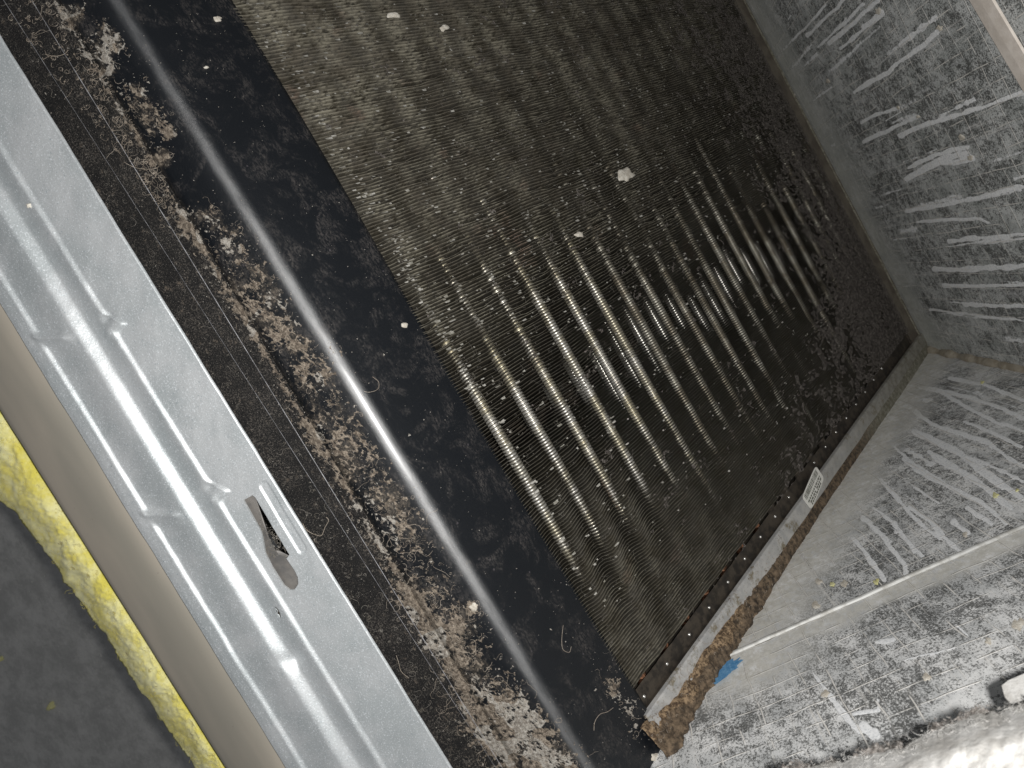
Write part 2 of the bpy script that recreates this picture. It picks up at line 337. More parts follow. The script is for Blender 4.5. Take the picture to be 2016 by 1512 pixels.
drips_s = [([(1750, 785), (1790, 800), (1830, 832), (1880, 850), (1940, 868), (1990, 905), (2020, 922)], 9), ([(1810, 762), (1880, 775), (1950, 795), (2020, 826)], 9), ([(1870, 745), (1930, 755), (2020, 790)], 7),
 ([(1850, 770), (1900, 800), (1960, 830), (2020, 850)], 7), ([(1800, 850), (1850, 872), (1910, 905), (1970, 950), (2018, 985)], 11), ([(1830, 890), (1880, 920), (1940, 960), (1990, 1000)], 12),
 ([(1780, 905), (1830, 935), (1880, 965), (1935, 990), (1980, 1030)], 8), ([(1800, 925), (1860, 955), (1900, 975)], 8), ([(1760, 880), (1800, 915), (1850, 945)], 6), ([(1735, 945), (1770, 985), (1800, 1020), (1850, 1060)], 8),
 ([(1790, 1000), (1830, 1025), (1870, 1070), (1900, 1090)], 9), ([(1760, 1030), (1790, 1070), (1800, 1085)], 9), ([(1700, 1020), (1740, 1060), (1780, 1110), (1785, 1135)], 9), ([(1680, 1060), (1720, 1110), (1740, 1140)], 10),
 ([(1878, 1028), (1905, 1050)], 11), ([(1905, 1000), (1950, 1030)], 8), ([(1720, 1000), (1760, 1030)], 6), ([(1880, 880), (1930, 930), (1975, 960)], 8), ([(1900, 830), (1950, 850), (2010, 880)], 7),
 ([(1635, 1370), (1665, 1410), (1690, 1440)], 12), ([(1600, 1325), (1640, 1372)], 6), ([(1700, 1430), (1720, 1445)], 26), ([(1680, 1405), (1730, 1400), (1728, 1380)], 7), ([(1725, 1265), (1760, 1258)], 10), ([(1780, 1300), (1880, 1275)], 3), ([(1880, 1230), (1905, 1250)], 5)]

def polydist(x, y, P):
    best = np.full(x.shape, 1e9); tt = np.zeros(x.shape); acc = 0.
    for (a, b) in zip(P[:-1], P[1:]):
        d = b - a; L = d @ d; t = np.clip(((x - a[0]) * d[0] + (y - a[1]) * d[1]) / L, 0, 1)
        dd = np.hypot(x - a[0] - t * d[0], y - a[1] - t * d[1]); m = dd < best; best[m] = dd[m]; tt[m] = acc + t[m] * math.sqrt(L); acc += math.sqrt(L)
    return best, tt, acc
def wall(fn, a0, a1, z0, z1, amp, seed, drips, nrand, film, flip, mat, parent, zr):
    na, nz_ = int((a1 - a0) / .00095), int((z1 - z0) / .00095)
    a = np.linspace(a0, a1, na); z = np.linspace(z0, z1, nz_); A, Z = np.meshgrid(a, z, indexing='ij')
    dd = (fbm(A * 9, Z * 9, seed, 3) - .5) * amp; V = fn(A, Z, dd)
    cr = np.zeros(A.shape); px, py = project(V)
    for k, (P, wd) in enumerate(drips):
        P = np.array(P, float); m = (px > P[:, 0].min() - 25) & (px < P[:, 0].max() + 25) & (py > P[:, 1].min() - 25) & (py < P[:, 1].max() + 25)
        if not m.any(): continue
        X_ = px[m] + (fbm(px[m] / 16, py[m] / 16, k, 3) - .5) * 5; Y_ = py[m] + (fbm(px[m] / 16, py[m] / 16, k + 50, 3) - .5) * 5
        d, t, L = polydist(X_, Y_, P); ww = wd * (.55 + .7 * vnoise(t / 16, k * 3.3, k)); val = sstep(1.35, .45, d / (ww * .62))
        cr[m] = np.maximum(cr[m], val)
    rg = np.random.default_rng(seed + 100)
    for k in range(nrand):
        c = rg.uniform(a0, a1); zt_ = rg.uniform(*zr); L = rg.uniform(.012, .11); wd = rg.uniform(.0006, .0019) * (1 + (rg.random() < .12)); op = rg.uniform(.35, .85)
        off = (fbm(Z * 30, k, seed + 9, 2) - .5) * .0022; m = (np.abs(A - c - off) < wd * 2) & (Z < zt_ + .002) & (Z > zt_ - L)
        if not m.any(): continue
        ww = wd * (.4 + .9 * vnoise(Z[m] * 260, k, seed)); val = op * sstep(1.4, .5, np.abs(A[m] - c - off[m]) / ww) * sstep(zt_ + .001, zt_ - .001, Z[m]) * sstep(zt_ - L, zt_ - L * .5, Z[m])
        cr[m] = np.maximum(cr[m], val)
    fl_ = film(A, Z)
    f = grid_faces(na, nz_)
    V = fn(A, Z, dd + sstep(.3, .9, cr) * .00018)
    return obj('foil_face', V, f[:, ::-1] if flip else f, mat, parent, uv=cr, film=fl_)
zc = O[2] - .7285
def film_b(A, Z): 
    h = Z - zc; n = fbm(A * 55, Z * 30, 5, 4); return sstep(.072 * (.4 + n), .008, h) * (.75 + .25 * n) * 1.0
BZ = O[2] - .3766
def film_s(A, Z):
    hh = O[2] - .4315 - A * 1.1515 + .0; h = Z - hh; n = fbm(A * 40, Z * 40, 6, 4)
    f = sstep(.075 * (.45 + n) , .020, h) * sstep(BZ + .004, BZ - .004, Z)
    f2 = sstep(BZ - .002, BZ + .001, Z) * sstep(BZ + .020 * (.6 + .8 * n) , BZ + .009, Z) * (.9)  # smooth beige band just above the bead
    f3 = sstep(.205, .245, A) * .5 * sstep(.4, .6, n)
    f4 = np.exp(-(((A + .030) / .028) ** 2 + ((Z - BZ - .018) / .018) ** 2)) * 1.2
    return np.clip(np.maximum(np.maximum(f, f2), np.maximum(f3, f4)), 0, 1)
wall(lambda A, Z, d: np.stack([A, YB - d, Z], -1), -.30, XS + .004, O[2] - .76, O[2] - .34, .0016, 3, drips_b, 110, film_b, True, M_FOILB, back, (O[2] - .70, O[2] - .38))
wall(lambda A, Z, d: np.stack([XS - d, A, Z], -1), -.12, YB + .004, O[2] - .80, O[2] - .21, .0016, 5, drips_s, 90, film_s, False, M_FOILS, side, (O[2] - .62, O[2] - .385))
def chip(fn, px, py, r, seed, off=.00035, n=14, sq=1.0, rot=0.0):
    a = np.arange(n) * 2 * math.pi / n; rr = r * .8 * (.45 + .7 * vnoise(a * 2, seed, seed) + .5 * vnoise(a * 5, seed, seed + 1)); rr2 = rr * .55
    def ring(rad): 
        xx, yy = np.cos(a) * rad, np.sin(a) * rad * sq
        return px + xx * math.cos(rot) - yy * math.sin(rot), py + xx * math.sin(rot) + yy * math.cos(rot)
    x1, y1 = ring(rr); x2, y2 = ring(rr2)
    v = np.concatenate([fn(x1, y1, 0.0), fn(x2, y2, off), fn(np.array([px]), np.array([py]), off * 1.15)])
    f = [(i, (i + 1) % n, n + (i + 1) % n, n + i) for i in range(n)] + [(n + i, n + (i + 1) % n, 2 * n) for i in range(n)]
    return v, f
for k, (px, py, r) in enumerate([(1728, 22, 7), (1850, 56, 7), (1807, 230, 5), (1768, 212, 4), (1893, 270, 8), (1910, 311, 7), (1630, 160, 5), (1563, 187, 4)]):
    v, f = chip(fb, px, py, r, k + 3); obj('white_chip', v, f, M_CHALK, back)
for k, (px, py, r) in enumerate([(1604, 1192, 10), (1612, 1145, 8), (2005, 1228, 14), (1945, 1262, 8), (1825, 1333, 9), (1900, 1052, 7), (1662, 1150, 8), (1625, 1365, 9)]):
    v, f = chip(fs, px, py, r, k + 13); obj('white_chip', v, f, M_CHALK, side)
for k, (px, py, r) in enumerate([(1639, 1150, 6), (1726, 1146, 7), (1960, 975, 6), (1934, 752, 4), (2003, 965, 4)]):
    v, f = chip(fs, px, py, r, k + 23); obj('yellow_wool_bit', v, f, M_YBIT, side)
n = 44; a = np.arange(n) * 2 * math.pi / n
rb = 1 + .5 * (vnoise(a * 3, 1, 5) - .5) + .25 * (vnoise(a * 7, 2, 6) - .5)
bxx, byy = np.cos(a) * 38 * rb, np.sin(a) * 11 * rb; th = -.66
bp = at_side(1428 + bxx * math.cos(th) - byy * math.sin(th), 1320 + bxx * math.sin(th) + byy * math.cos(th), XS - .0017); cb_ = bp.mean(0)
obj('blue_mark', np.concatenate([bp, [cb_]]), [((i + 1) % n, i, n) for i in range(n)], M_BLUE, side)
# bead rod across the side panel: rolled hem with a smooth beige band in the foil colour above it
b0, b1 = at_side(1418, 1296), at_side(2016, 1042)
dirv = (b1 - b0) / np.linalg.norm(b1 - b0); zb = (b0[2] + b1[2]) / 2
ys = np.linspace(b0[1], YB, 90); prof = []
for a in np.linspace(-math.pi * .5, math.pi * .5, 9): prof.append((-.0014 * math.cos(a) - .0005, .0014 * math.sin(a)))
prof = [(-.0004, -.0017)] + prof + [(-.0004, .0017)]
V = np.array([[[XS + px + (fbm(yy * 120, k * .3, 4, 2) - .5) * .0004, yy, zb + pz + (fbm(yy * 30, 2, 9, 2) - .5) * .0012] for k, (px, pz) in enumerate(prof)] for yy in ys])
obj('metal_bead', V[:, :11], grid_faces(len(ys), 11)[:, ::-1], M_BEAD, side)
# cream strip on the back panel
c_a, c_b = at_back(1917, 0), at_back(2016, 167)
zt = (c_a[2] + c_b[2]) / 2
xs_ = np.linspace(-.12, XS, 60); pr = [(0, 0), (-.0010, .0002), (-.0014, .0080), (-.0012, .0160), (.0, .0163)]
V = np.array([[[xx, YB + a - .0009, zt + b + (c_b[2] - c_a[2]) / (c_b[0] - c_a[0]) * (xx - .0)] for a, b in pr] for xx in xs_])
obj('cream_strip', V, grid_faces(60, 5), M_TAPE, back, smooth=False)
# corner seal where the two panels meet
zz = np.linspace(O[2] - .73, O[2] - .2, 160)
V = np.array([[[XS - .0045 * math.cos(a) * w_, YB - .0045 * math.sin(a) * w_, z_] for a in np.linspace(0, math.pi / 2, 5)] for z_, w_ in zip(zz, .5 + fbm(zz * 70, 1, 2, 3))])
obj('corner_seal', V, grid_faces(160, 5), M_SEAL, side)
# rusty line where the back panel meets the coil
xs_ = np.linspace(-.30, XS - .01, 420)
wz = .0012 + .0036 * fbm(xs_ * 60, 3, 6, 4)
V = np.stack([np.stack([xs_, np.full_like(xs_, YB - .0026 - .001 * k), O[2] - .7285 + .003 + wz * (1, .5, -.8)[k]], -1) for k in range(3)], 1)
obj('rust_line', V, grid_faces(420, 3), M_RUST, back)

# ================================================================== evaporator coil
coil = empty('evaporator_coil', tuple(coil_pt(0, .26, .05)), 'sloping dirty evaporator coil of thin aluminium fins and collared tubes beside the black pan', 'evaporator coil')
LEAN = math.tan(math.radians(9.4)); TD = .0068; PITCH = .00181; TP = .0245
s1 = coil_xs(1100, 600, TD - .0028)[1]; s2 = coil_xs(1480, 390, TD - .0028)[1]; s3 = coil_xs(1290, 960, TD - .0028)[1]
print('tube phase', s1 / TP % 1, s2 / TP % 1, s3 / TP % 1)
S0 = ((s1 + s3) / 2 - .0085) % TP
XEND = .1975
print('fin end', coil_xs(1298, 1290), coil_xs(1388, 1165), 'flange L', coil_xs(1337, 1300, -.002), coil_xs(1450, 1137, -.002), coil_xs(1790, 672, -.002))
nf = 258
fs_ = np.r_[np.linspace(-.004, .30, 76), np.linspace(.30, .502, 34)[1:]]
fd = np.array([0, .0010, .0035, .012, .042])
def fin_bend(xf, s):
    b = (fbm(xf * 16 + 3, s * 22, 11, 3) - .5) * .0026
    b += (fbm(xf * 60, s * 60, 15, 2) - .5) * .0010
    lump = np.exp(-((xf - .13) / .045) ** 2 - ((s - .03) / .05) ** 2)
    b += lump * .0016 * np.sin(s * 260 + xf * 40)
    return b
for k in range(nf):
    xf = XEND - k * PITCH
    bend = fin_bend(xf, fs_) + (vnoise(fs_ * 90, k * 7.7, 21) - .5) * .0004 + (rng.random() - .5) * .00022
    dip = np.clip(vnoise(fs_ * 130, k * 3.3, 23) - .78, 0, 1) * .004 * (1.0 if xf < .03 else .35)
    fold = np.clip(vnoise(fs_ * 75, k * 1.9, 27) - .70, 0, 1) * (.0042 if xf < .02 else .0012)
    T = .00011
    cols, dv = [], []
    for side_, dd in [(-1, d) for d in fd[::-1]] + [(1, d) for d in fd]:
        wgt = math.exp(-dd / .004)
        x_ = xf + bend * wgt + side_ * T + dd * LEAN + (fold * wgt ** 2)
        cols.append(coil_pt(x_, fs_, dd + dip * wgt)); dv.append(np.full(len(fs_), 1.0 if dd < .0005 else (.85 if dd < .002 else (.25 if dd < .005 else 0))))  # pale rim to dark depth: dust plus painted gap shade
    v = np.stack(cols, 1); dus = np.stack(dv, 1)
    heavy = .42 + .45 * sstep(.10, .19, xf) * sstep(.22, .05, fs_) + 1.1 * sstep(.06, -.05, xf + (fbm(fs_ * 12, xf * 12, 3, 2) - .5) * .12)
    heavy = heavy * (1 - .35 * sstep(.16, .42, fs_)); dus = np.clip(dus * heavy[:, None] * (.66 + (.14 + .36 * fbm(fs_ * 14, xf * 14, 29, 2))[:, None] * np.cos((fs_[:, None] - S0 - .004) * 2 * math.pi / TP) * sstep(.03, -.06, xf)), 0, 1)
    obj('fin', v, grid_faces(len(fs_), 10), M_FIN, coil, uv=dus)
# tubes with a collar in each fin gap
def tube(xa, xb, s, depth, r0, rc, mat, name='tube', k=8, per=PITCH):
    n = int((xb - xa) / (per / 6)); xx = np.linspace(xa, xb, n)
    ph = ((XEND + depth * LEAN - xx) / per) % 1
    r = r0 + (rc - r0) * sstep(.08, .50, np.abs(np.sin(ph * math.pi)))
    ang = np.linspace(-.3, math.pi + .3, k)
    cen = coil_pt(xx, np.full(n, s), depth)
    v = cen[:, None] + r[:, None, None] * (np.cos(ang)[None, :, None] * D1 + np.sin(ang)[None, :, None] * NC)
    return obj(name, v, grid_faces(n, k)[:, ::-1], mat, coil)
nt = 21
for i in range(nt):
    s = S0 + i * TP
    if s > .503: continue
    tube(-.26, XEND + .002, s, TD, .0015, .0032, M_TUBE if i < 6 else M_TUBED)
    tube(-.20, XEND + .002, s + TP / 2, .024, .0014, .0035, M_TUBER)
    for s_, d_ in ((s, TD), (s + TP / 2, .034)):
        n = 12; xx = np.linspace(XEND + .001, .2125, n); ang = np.linspace(0, 2 * math.pi, 13)
        rr_ = .0032 + .0008 * np.exp(-((xx - XEND - .0035) / .0016) ** 2)
        v = coil_pt(xx, np.full(n, s_), d_)[:, None] + rr_[:, None, None] * (np.cos(ang)[None, :, None] * D1 + np.sin(ang)[None, :, None] * NC)
        obj('copper_tube_end', v, grid_faces(n, 13)[:, ::-1], M_COPPER if s_ < .16 else M_DARK, coil)
# sheet behind the coil and dark bottom plate
v = np.stack([coil_pt(a, b, .052) for a, b in ((-.28, -.02), (XS, -.02), (XS, .53), (-.28, .53))]); obj('rear_sheet', v, [(0, 1, 2, 3)], M_DARK, coil)
def strip(x0, x1, sa, sb, d, n=60, m=6, amp=.0, seed=0):
    X, S = np.meshgrid(np.linspace(x0, x1, m), np.linspace(sa, sb, n)); dd = d - (fbm(X * 150, S * 150, seed, 3)) * amp
    return coil_pt(X, S, dd), grid_faces(n, m)
v, f = strip(-.28, XS - .003, .500, .5275, .001, 12, 120, .0006); obj('bottom_plate', v, f, M_BROWNPL, coil)
v = np.stack([coil_pt(a, b, c) for a, b, c in ((-.28, .500, .001), (XS - .003, .500, .001), (XS - .003, .500, .04), (-.28, .500, .04))]); obj('bottom_plate_edge', v, [(0, 1, 2, 3)], M_DARK, coil)
# end plate: upright web pierced by the tubes, with a turned flange on top
xl = .2125; xr = .2235
sN = np.linspace(-.006, .528, 200)
xw = xr + (fbm(sN * 50, 1, 3, 2) - .5) * .001
obj('end_web', np.stack([coil_pt(np.full(200, xl - .0001), sN, .045), coil_pt(np.full(200, xl - .0001), sN, .0005)], 1), grid_faces(200, 2), M_DARK, coil)  # web darker than its flange: gap shade put into the colour
V = np.stack([coil_pt(np.full(200, xl), sN, .0035), coil_pt(np.full(200, xl), sN, .001), coil_pt(np.full(200, xl + .0004), sN, -.0018), coil_pt(np.full(200, xl + .0014), sN, -.0026), coil_pt(xw, sN, -.0026), coil_pt(xw, sN, -.0018), coil_pt(xw - .0005, sN, .002)], 1)
ep = obj('end_plate', V, grid_faces(200, 7), M_PLATE, coil, smooth=False)
# rivets along the web
riv = [(1736, 726), (1720, 748), (1703, 772), (1685, 796), (1666, 823), (1646, 851), (1625, 880), (1603, 911), (1553, 979), (1526, 1017), (1497, 1057), (1466, 1100), (1433, 1146), (1396, 1196), (1357, 1249), (1313, 1307), (1268, 1371)]
x0_, s0_ = coil_xs(np.array([1736, 1268.]), np.array([726, 1371.]), .006); print('rivet x', x0_, s0_, 'pitch', (s0_[0] - s0_[1]) / 18)
for k, (px, py) in enumerate(riv):
    c = at_coil(px, py, .0024); rr_ = .0010 if py > 1000 else .0009
    V = []
    for a in np.linspace(.05, math.pi / 2 + .4, 5):
        for b in np.arange(10) * math.pi / 5:
            V.append(c + rr_ * (math.sin(a) * (math.cos(b) * D1 + math.sin(b) * np.array([1, 0, 0.])) + math.cos(a) * (NC * .9)))
    V.append(c + rr_ * NC * .9); f = [(i * 10 + j, i * 10 + (j + 1) % 10, (i + 1) * 10 + (j + 1) % 10, (i + 1) * 10 + j) for i in range(4) for j in range(10)] + [(50, (j + 1) % 10, j) for j in range(10)]
    o = obj('rivet', V, f, M_SCREW, ep)
# dark-painted ledge standing for the shade between last fin and web, under the rivets
v, f = strip(XEND + .0045, xl, -.006, .500, .0034, 260, 5, .0012, 8); obj('shade_ledge', v, f, M_DARK, coil)
# label on the flange
lab = [(1606, 916), (1623, 942), (1598, 1004), (1579, 979)]
LQ = at_coil(np.array([a for a, b in lab], float), np.array([b for a, b in lab], float), -.0031)
def quadpt(Q, a, b): return (Q[0] * (1 - a) + Q[1] * a) * (1 - b) + (Q[3] * (1 - a) + Q[2] * a) * b
pa = np.linspace(0, 2 * math.pi, 32, endpoint=False)
sup = np.stack([.5 + .5 * np.sign(np.cos(pa)) * np.abs(np.cos(pa)) ** .28, .5 + .5 * np.sign(np.sin(pa)) * np.abs(np.sin(pa)) ** .28], -1)
V = np.array([quadpt(LQ, a, b) for a, b in sup]); Vb = V - NC * .0003
st = obj('barcode_sticker', np.concatenate([V, Vb]), [tuple(range(32))] + [(i, 32 + i, 32 + (i + 1) % 32, (i + 1) % 32) for i in range(32)], M_PAPER, ep, smooth=False)
parts = []
def bar(a0, a1, b0, b1):
    Vq = np.array([quadpt(LQ, a, b) for a, b in ((a0, b0), (a1, b0), (a1, b1), (a0, b1))]) + NC * .00012; parts.append((Vq, np.array([[0, 1, 2, 3]])))
b = .10
while b < .92:
    wdt = random.choice((.010, .016, .026)); bar(.08, .40, b, b + wdt); b += wdt + random.choice((.012, .02))
for r0 in (.52, .68, .82):
    b = .10
    while b < .88:
        l = random.choice((.03, .05, .08)); 
        if random.random() < .8: bar(r0, r0 + .10, b, b + l)
        b += l + .025
v, f = merge(parts); o = obj('printed_marks', v - 0, f, M_INK, coil, smooth=False)
# rust and muck between flange and wall
S, Xg = np.meshgrid(np.linspace(-.012, .530, 900), np.linspace(0, 1, 46), indexing='ij')
near = sstep(.16, 0.0, S)
left = xr - .0015 - .0075 * near * (fbm(S * 55, 2, 31, 3)) - .004 * (fbm(S * 30, 4, 33, 3) - .35) - .004 * sstep(.02, -.01, S)
XX = left + (XS + .0005 - left) * Xg
n_ = fbm(XX * 260, S * 260, 35, 5); bigl = fbm(XX * 90, S * 90, 37, 3)
hgt = (.0008 + .0075 * near * bigl + .0030 * bigl) * np.sin(np.clip(Xg * 1.25, 0, 1) * math.pi * .5 + .05) + (n_ - .4) * (.0026 + .003 * near) + .0018
hgt = hgt * sstep(0, .10, Xg) + (-.0012) * (1 - sstep(0, .10, Xg)); hgt = hgt * (.25 + .75 * sstep(.30, .08, S)) + .0008 * sstep(.12, .4, S) * sstep(0, .2, Xg)
tan_ = near * sstep(.55, .15, Xg + (fbm(S * 70, Xg * 2, 39, 3) - .5) * 1.1) * .95 + .38 * sstep(.42, .25, S) + .25 * sstep(.14, .05, S)
v = coil_pt(XX, S, -hgt); mk = obj('rust_crust', v, grid_faces(900, 46), M_RUST, coil, kind='stuff', uv=tan_)
# lint mat over the far and right-hand fins
n1_, m1_ = 900, 800
S, Xg = np.meshgrid(np.linspace(0.0, .503, n1_), np.linspace(-.24, XEND + .003, m1_), indexing='ij')
dens = .14 + 1.1 * sstep(.30, .50, S) + .50 * sstep(.10, .20, Xg + .35 * (S - .25)) * sstep(.05, .25, S) - .35 * sstep(.10, -.05, S)
dens += .10 * np.cos((S - S0) * 2 * math.pi / TP)
nn_ = fbm(Xg * 110, S * 75, 41, 4) * .45 + fbm(Xg * 600, S * 420, 43, 3) * .55
keepv = nn_ < (.28 + .27 * dens); kf = keepv[:-1, :-1] & keepv[1:, 1:] & (rng.random(keepv[1:, 1:].shape) > .30)
v = coil_pt(Xg, S, -.0001 - .0005 * fbm(Xg * 300, S * 300, 47, 3) * (.3 + dens)); v, f, _ = compact(v, grid_faces(n1_, m1_, kf)); obj('lint_mat', v, f, M_MAT, coil, kind='stuff')
# bent fin tips catching light
parts = []
for k in range(2700):
    s = .5 * random.random() ** 1.25; x = -.24 + .40 * random.random() ** 1.25
    if k < 230: s = .002 + .012 * random.random(); x = -.24 + .36 * random.random()
    if x > .02 and random.random() < .6: continue
    if k >= 230 and random.random() < .6: s = min(.49, max(.004, round((s - .006) / .0123) * .0123 + .006 + random.gauss(0, .0010)))
    big_ = 1.7 if random.random() < .25 else 1.0
    l = random.uniform(.0007, .0026) * (1.2 if k < 230 else 1) * big_; wd = random.uniform(.0004, .0011) * (1.3 if big_ > 1 else 1); h = random.uniform(.0001, .0008)
    c = [coil_pt(x, s, -.0001), coil_pt(x + random.uniform(-.0003, .0003), s + l, -.0001), coil_pt(x + wd, s + l * .9, -h), coil_pt(x + wd * .8, s + l * .2, -h)]
    parts.append((np.array(c), np.array([[0, 1, 2, 3]])))
v, f = merge(parts); obj('bent_fin_tip', v, f, mottled('bright_fin_tip', (.30, .285, .24), (.60, .58, .53), 200, .5, .0001, .3), coil, smooth=False, kind='stuff')
parts = []
for k in range(12000):
    x = random.uniform(-.23, .196); s = .5 * random.random() ** 1.15
    if vnoise(np.array([x * 90.]), np.array([s * 60.]), 5)[0] < random.random() * .8: continue
    parts.append((coil_pt(x, s, random.uniform(-.0004, .002)) + (rng.random((4, 3)) - .5) * random.uniform(.0002, .0009), np.array([[0, 1, 2], [0, 2, 3], [0, 3, 1], [1, 3, 2]])))
v, f = merge(parts); obj('dust_speck', v, f, mottled('grey_dust_speck', (.10, .09, .08), (.26, .245, .22), 120, .95, .0001), coil, smooth=False, kind='stuff')
# glitter beads of water/metal on the fins
parts = []
for k in range(420):
    c = coil_pt(-.22 + .42 * random.random(), .5 * random.random(), -.0003); r = random.uniform(.00012, .0004)
    vs = c + r * np.array([[1, 0, 0], [0, 1, 0], [-1, 0, 0], [0, -1, 0], [0, 0, 1], [0, 0, -1]])
    parts.append((vs, np.array([[0, 1, 4], [1, 2, 4], [2, 3, 4], [3, 0, 4], [1, 0, 5], [2, 1, 5], [3, 2, 5], [0, 3, 5]])))
v, f = merge(parts); obj('glint_speck', v, f, M_SCREW, coil, smooth=False, kind='stuff')
def fibres(count, posf, rmin, rmax, lmin, lmax, curl, nrm):
    parts = []
    while len(parts) < count:
        p = posf()
        if p is None: continue
        n = 9; L = random.uniform(lmin, lmax); st_ = L / n; a = random.uniform(0, 6.28); da = random.gauss(0, curl); P = [np.array(p)]
        T1 = np.cross(nrm, [0.2, 1, .3]); T1 /= np.linalg.norm(T1); T2 = np.cross(nrm, T1)
        hz = 0
        for i in range(n):
            da += random.gauss(0, curl * .6); a += da
            hz = (math.sin((i + 1) / n * math.pi)) * L * random.uniform(.02, .14)
            P.append(P[-1] + st_ * (math.cos(a) * T1 + math.sin(a) * T2))
        P = [pp + nrm * (math.sin(i / n * math.pi) * hz + .0002) for i, pp in enumerate(P)]
        parts.append(tube_mesh(P, random.uniform(rmin, rmax)))
    return merge(parts)
v, f = fibres(160, lambda: coil_pt(XEND + .012 + .022 * random.random(), -.01 + .16 * random.random() ** 1.5, -.006), .00004, .00008, .002, .007, .6, NC); obj('muck_fibre', v, f, M_FIBRE, coil, kind='stuff')
v, f = fibres(1500, lambda: coil_pt(random.uniform(-.22, .195), .5 * random.random() ** 1.2, -.0003), .000025, .00005, .002, .010, .45, NC); obj('lint_fibre', v, f, M_DKFIBRE, coil, kind='stuff')

# ================================================================== black drain pan
pan = empty('drain_pan', tuple(at_h(800., 900., .34)), 'black plastic drain pan edge running diagonally, caked with tan dirt and lint', 'drain pan')
Lx1 = lambda y: 7 + .641 * y
Lx2 = lambda y: np.maximum(62 + .613 * y, Lx1(y) + 2)
LS = lambda y: 113 + .597 * y
LH = lambda y: 228 + .613 * y
LE = lambda y: 455 + .5845 * y + 3 * np.sin(y / 210.)
NY = 900; yy = np.linspace(-140, 1680, NY)
Hh = at_h(LH(yy), yy, .2885); RR = .0100; t21 = math.radians(21)
cen = Hh - RR * np.array([0, math.sin(t21), math.cos(t21)])
ztop = cen[:, 2] + RR
Epos = at_h(LE(yy), yy, .3285)
rows = []; tagc = []
def add(px, h): rows.append(at_h(px, yy, h))
hT = O[2] - ztop.mean(); print('pan top h', hT)
add(Lx1(yy) - 150, .2925); add(Lx1(yy) - 60, .2925); add(Lx1(yy) - 6, .2923); add(Lx1(yy) - .8, .2923); add(Lx1(yy) + .0, .2896)
add(Lx1(yy) + 1.2, .2893); add(Lx2(yy) - 1.2, .2893); add(Lx2(yy), .2896); add(Lx2(yy) + 1, .2915)
add(LS(yy) - 20, .2910); add(LS(yy) - 3, .2905); add(LS(yy), .2915); add(LS(yy) + 2.5, .2915); add(LS(yy) + 5, .2898)
base = at_h(LS(yy) + 14, yy, .2890); base[:, 2] = ztop - .0002; rows.append(base)
p = cen + RR * np.array([0, 0, 1.0])
for k in np.linspace(.1, .9, 9):
    a_ = base * (1 - k) + p * k; a_[:, 2] = ztop; rows.append(a_)
JA = len(rows)
d = Epos - cen; # slope angle of face so that it is tangent to the arc
phi = np.arctan2(-(d[:, 2]), d[:, 1]); L_ = np.hypot(d[:, 1], d[:, 2]); th_e = math.pi / 2 - (phi + 0) ; th_e = phi + np.arcsin(RR / L_)
for k in np.linspace(0, 1, 14): 
    th = th_e * k; rows.append(cen + RR * np.stack([np.zeros(NY), np.sin(th), np.cos(th)], -1))
last = rows[-1]
for k in (.25, .5, .75, .96): rows.append(last * (1 - k) + Epos * k)
rows.append(Epos + np.array([0, .0002, -.0008])); rows.append(Epos + np.array([0, -.0006, -.0018])); rows.append(Epos + np.array([0, -.006, -.012])); rows.append(Epos + np.array([0, -.03, -.02]))
PV = np.stack(rows, 1); NR = PV.shape[1]
jj = np.arange(NR); sheen_w = np.exp(-((jj - JA - 5.3) / 4.6) ** 2)  # weight of the added sheen along the fold
sheen_w2 = np.clip(sheen_w[None, :] * (.55 + .9 * fbm(yy[:, None] / 40, jj[None, :] / 3., 7, 3)), 0, 1)

for k_, (j_, nm_) in enumerate(((4, 'lip_edge_glint'), (7, 'lip_edge_glint'))):  # light caught on both lip edges, painted as pale strips
    wv_ = .00014 * (.5 + fbm(yy / 60, k_, 5, 3)); E0 = PV[:, j_] + np.array([0, 0, .00006]); 
    V = np.stack([E0 + np.array([0, -1, 0]) * wv_[:, None] + np.array([0, 0, -.0001]), E0 + np.array([0, .0, .00008]), E0 + np.array([0, 1, 0]) * wv_[:, None] + np.array([0, 0, -.0001])], 1)
    obj(nm_, V, grid_faces(NY, 3), M_GLINT, pan)
# end of the rim folds: pan body underneath (dark inner wall)
# dirt on the pan: surface sampler
TI = 14
def pan_surface(a, y):
    """a in row index units, y image row"""
    yi = (y - yy[0]) / (yy[1] - yy[0]); i = np.clip(yi.astype(int), 0, NY - 2); fy = (yi - i)[..., None]
    j = np.clip(a.astype(int), 0, NR - 2); fa = (a - j)[..., None]
    A = PV[i, j] * (1 - fa) + PV[i, j + 1] * fa; B = PV[i + 1, j] * (1 - fa) + PV[i + 1, j + 1] * fa
    return A * (1 - fy) + B * fy
def px_to_a(px, py):
    """invert: find row index for image x at image row (monotone in x)"""
    out = np.zeros(px.shape)
    yi = np.clip(((py - yy[0]) / (yy[1] - yy[0])).astype(int), 0, NY - 1)
    PX, PY = project(PV.reshape(-1, 3)); PX = PX.reshape(NY, NR); PY = PY.reshape(NY, NR)
    slope = .60; U = PX - slope * PY
    Um = U[::30].mean(0); u = px - slope * py
    ref = yy[::30]; Ur = U[::30, :NR - 4]
    flat_i = np.clip(((py - yy[0]) / (yy[-1] - yy[0]) * (len(ref) - 1)).round().astype(int), 0, len(ref) - 1)
    for k in range(len(ref)):
        m = flat_i == k
        if m.any(): out[m] = np.interp(u[m], np.maximum.accumulate(Ur[k]), np.arange(NR - 4))
    return out
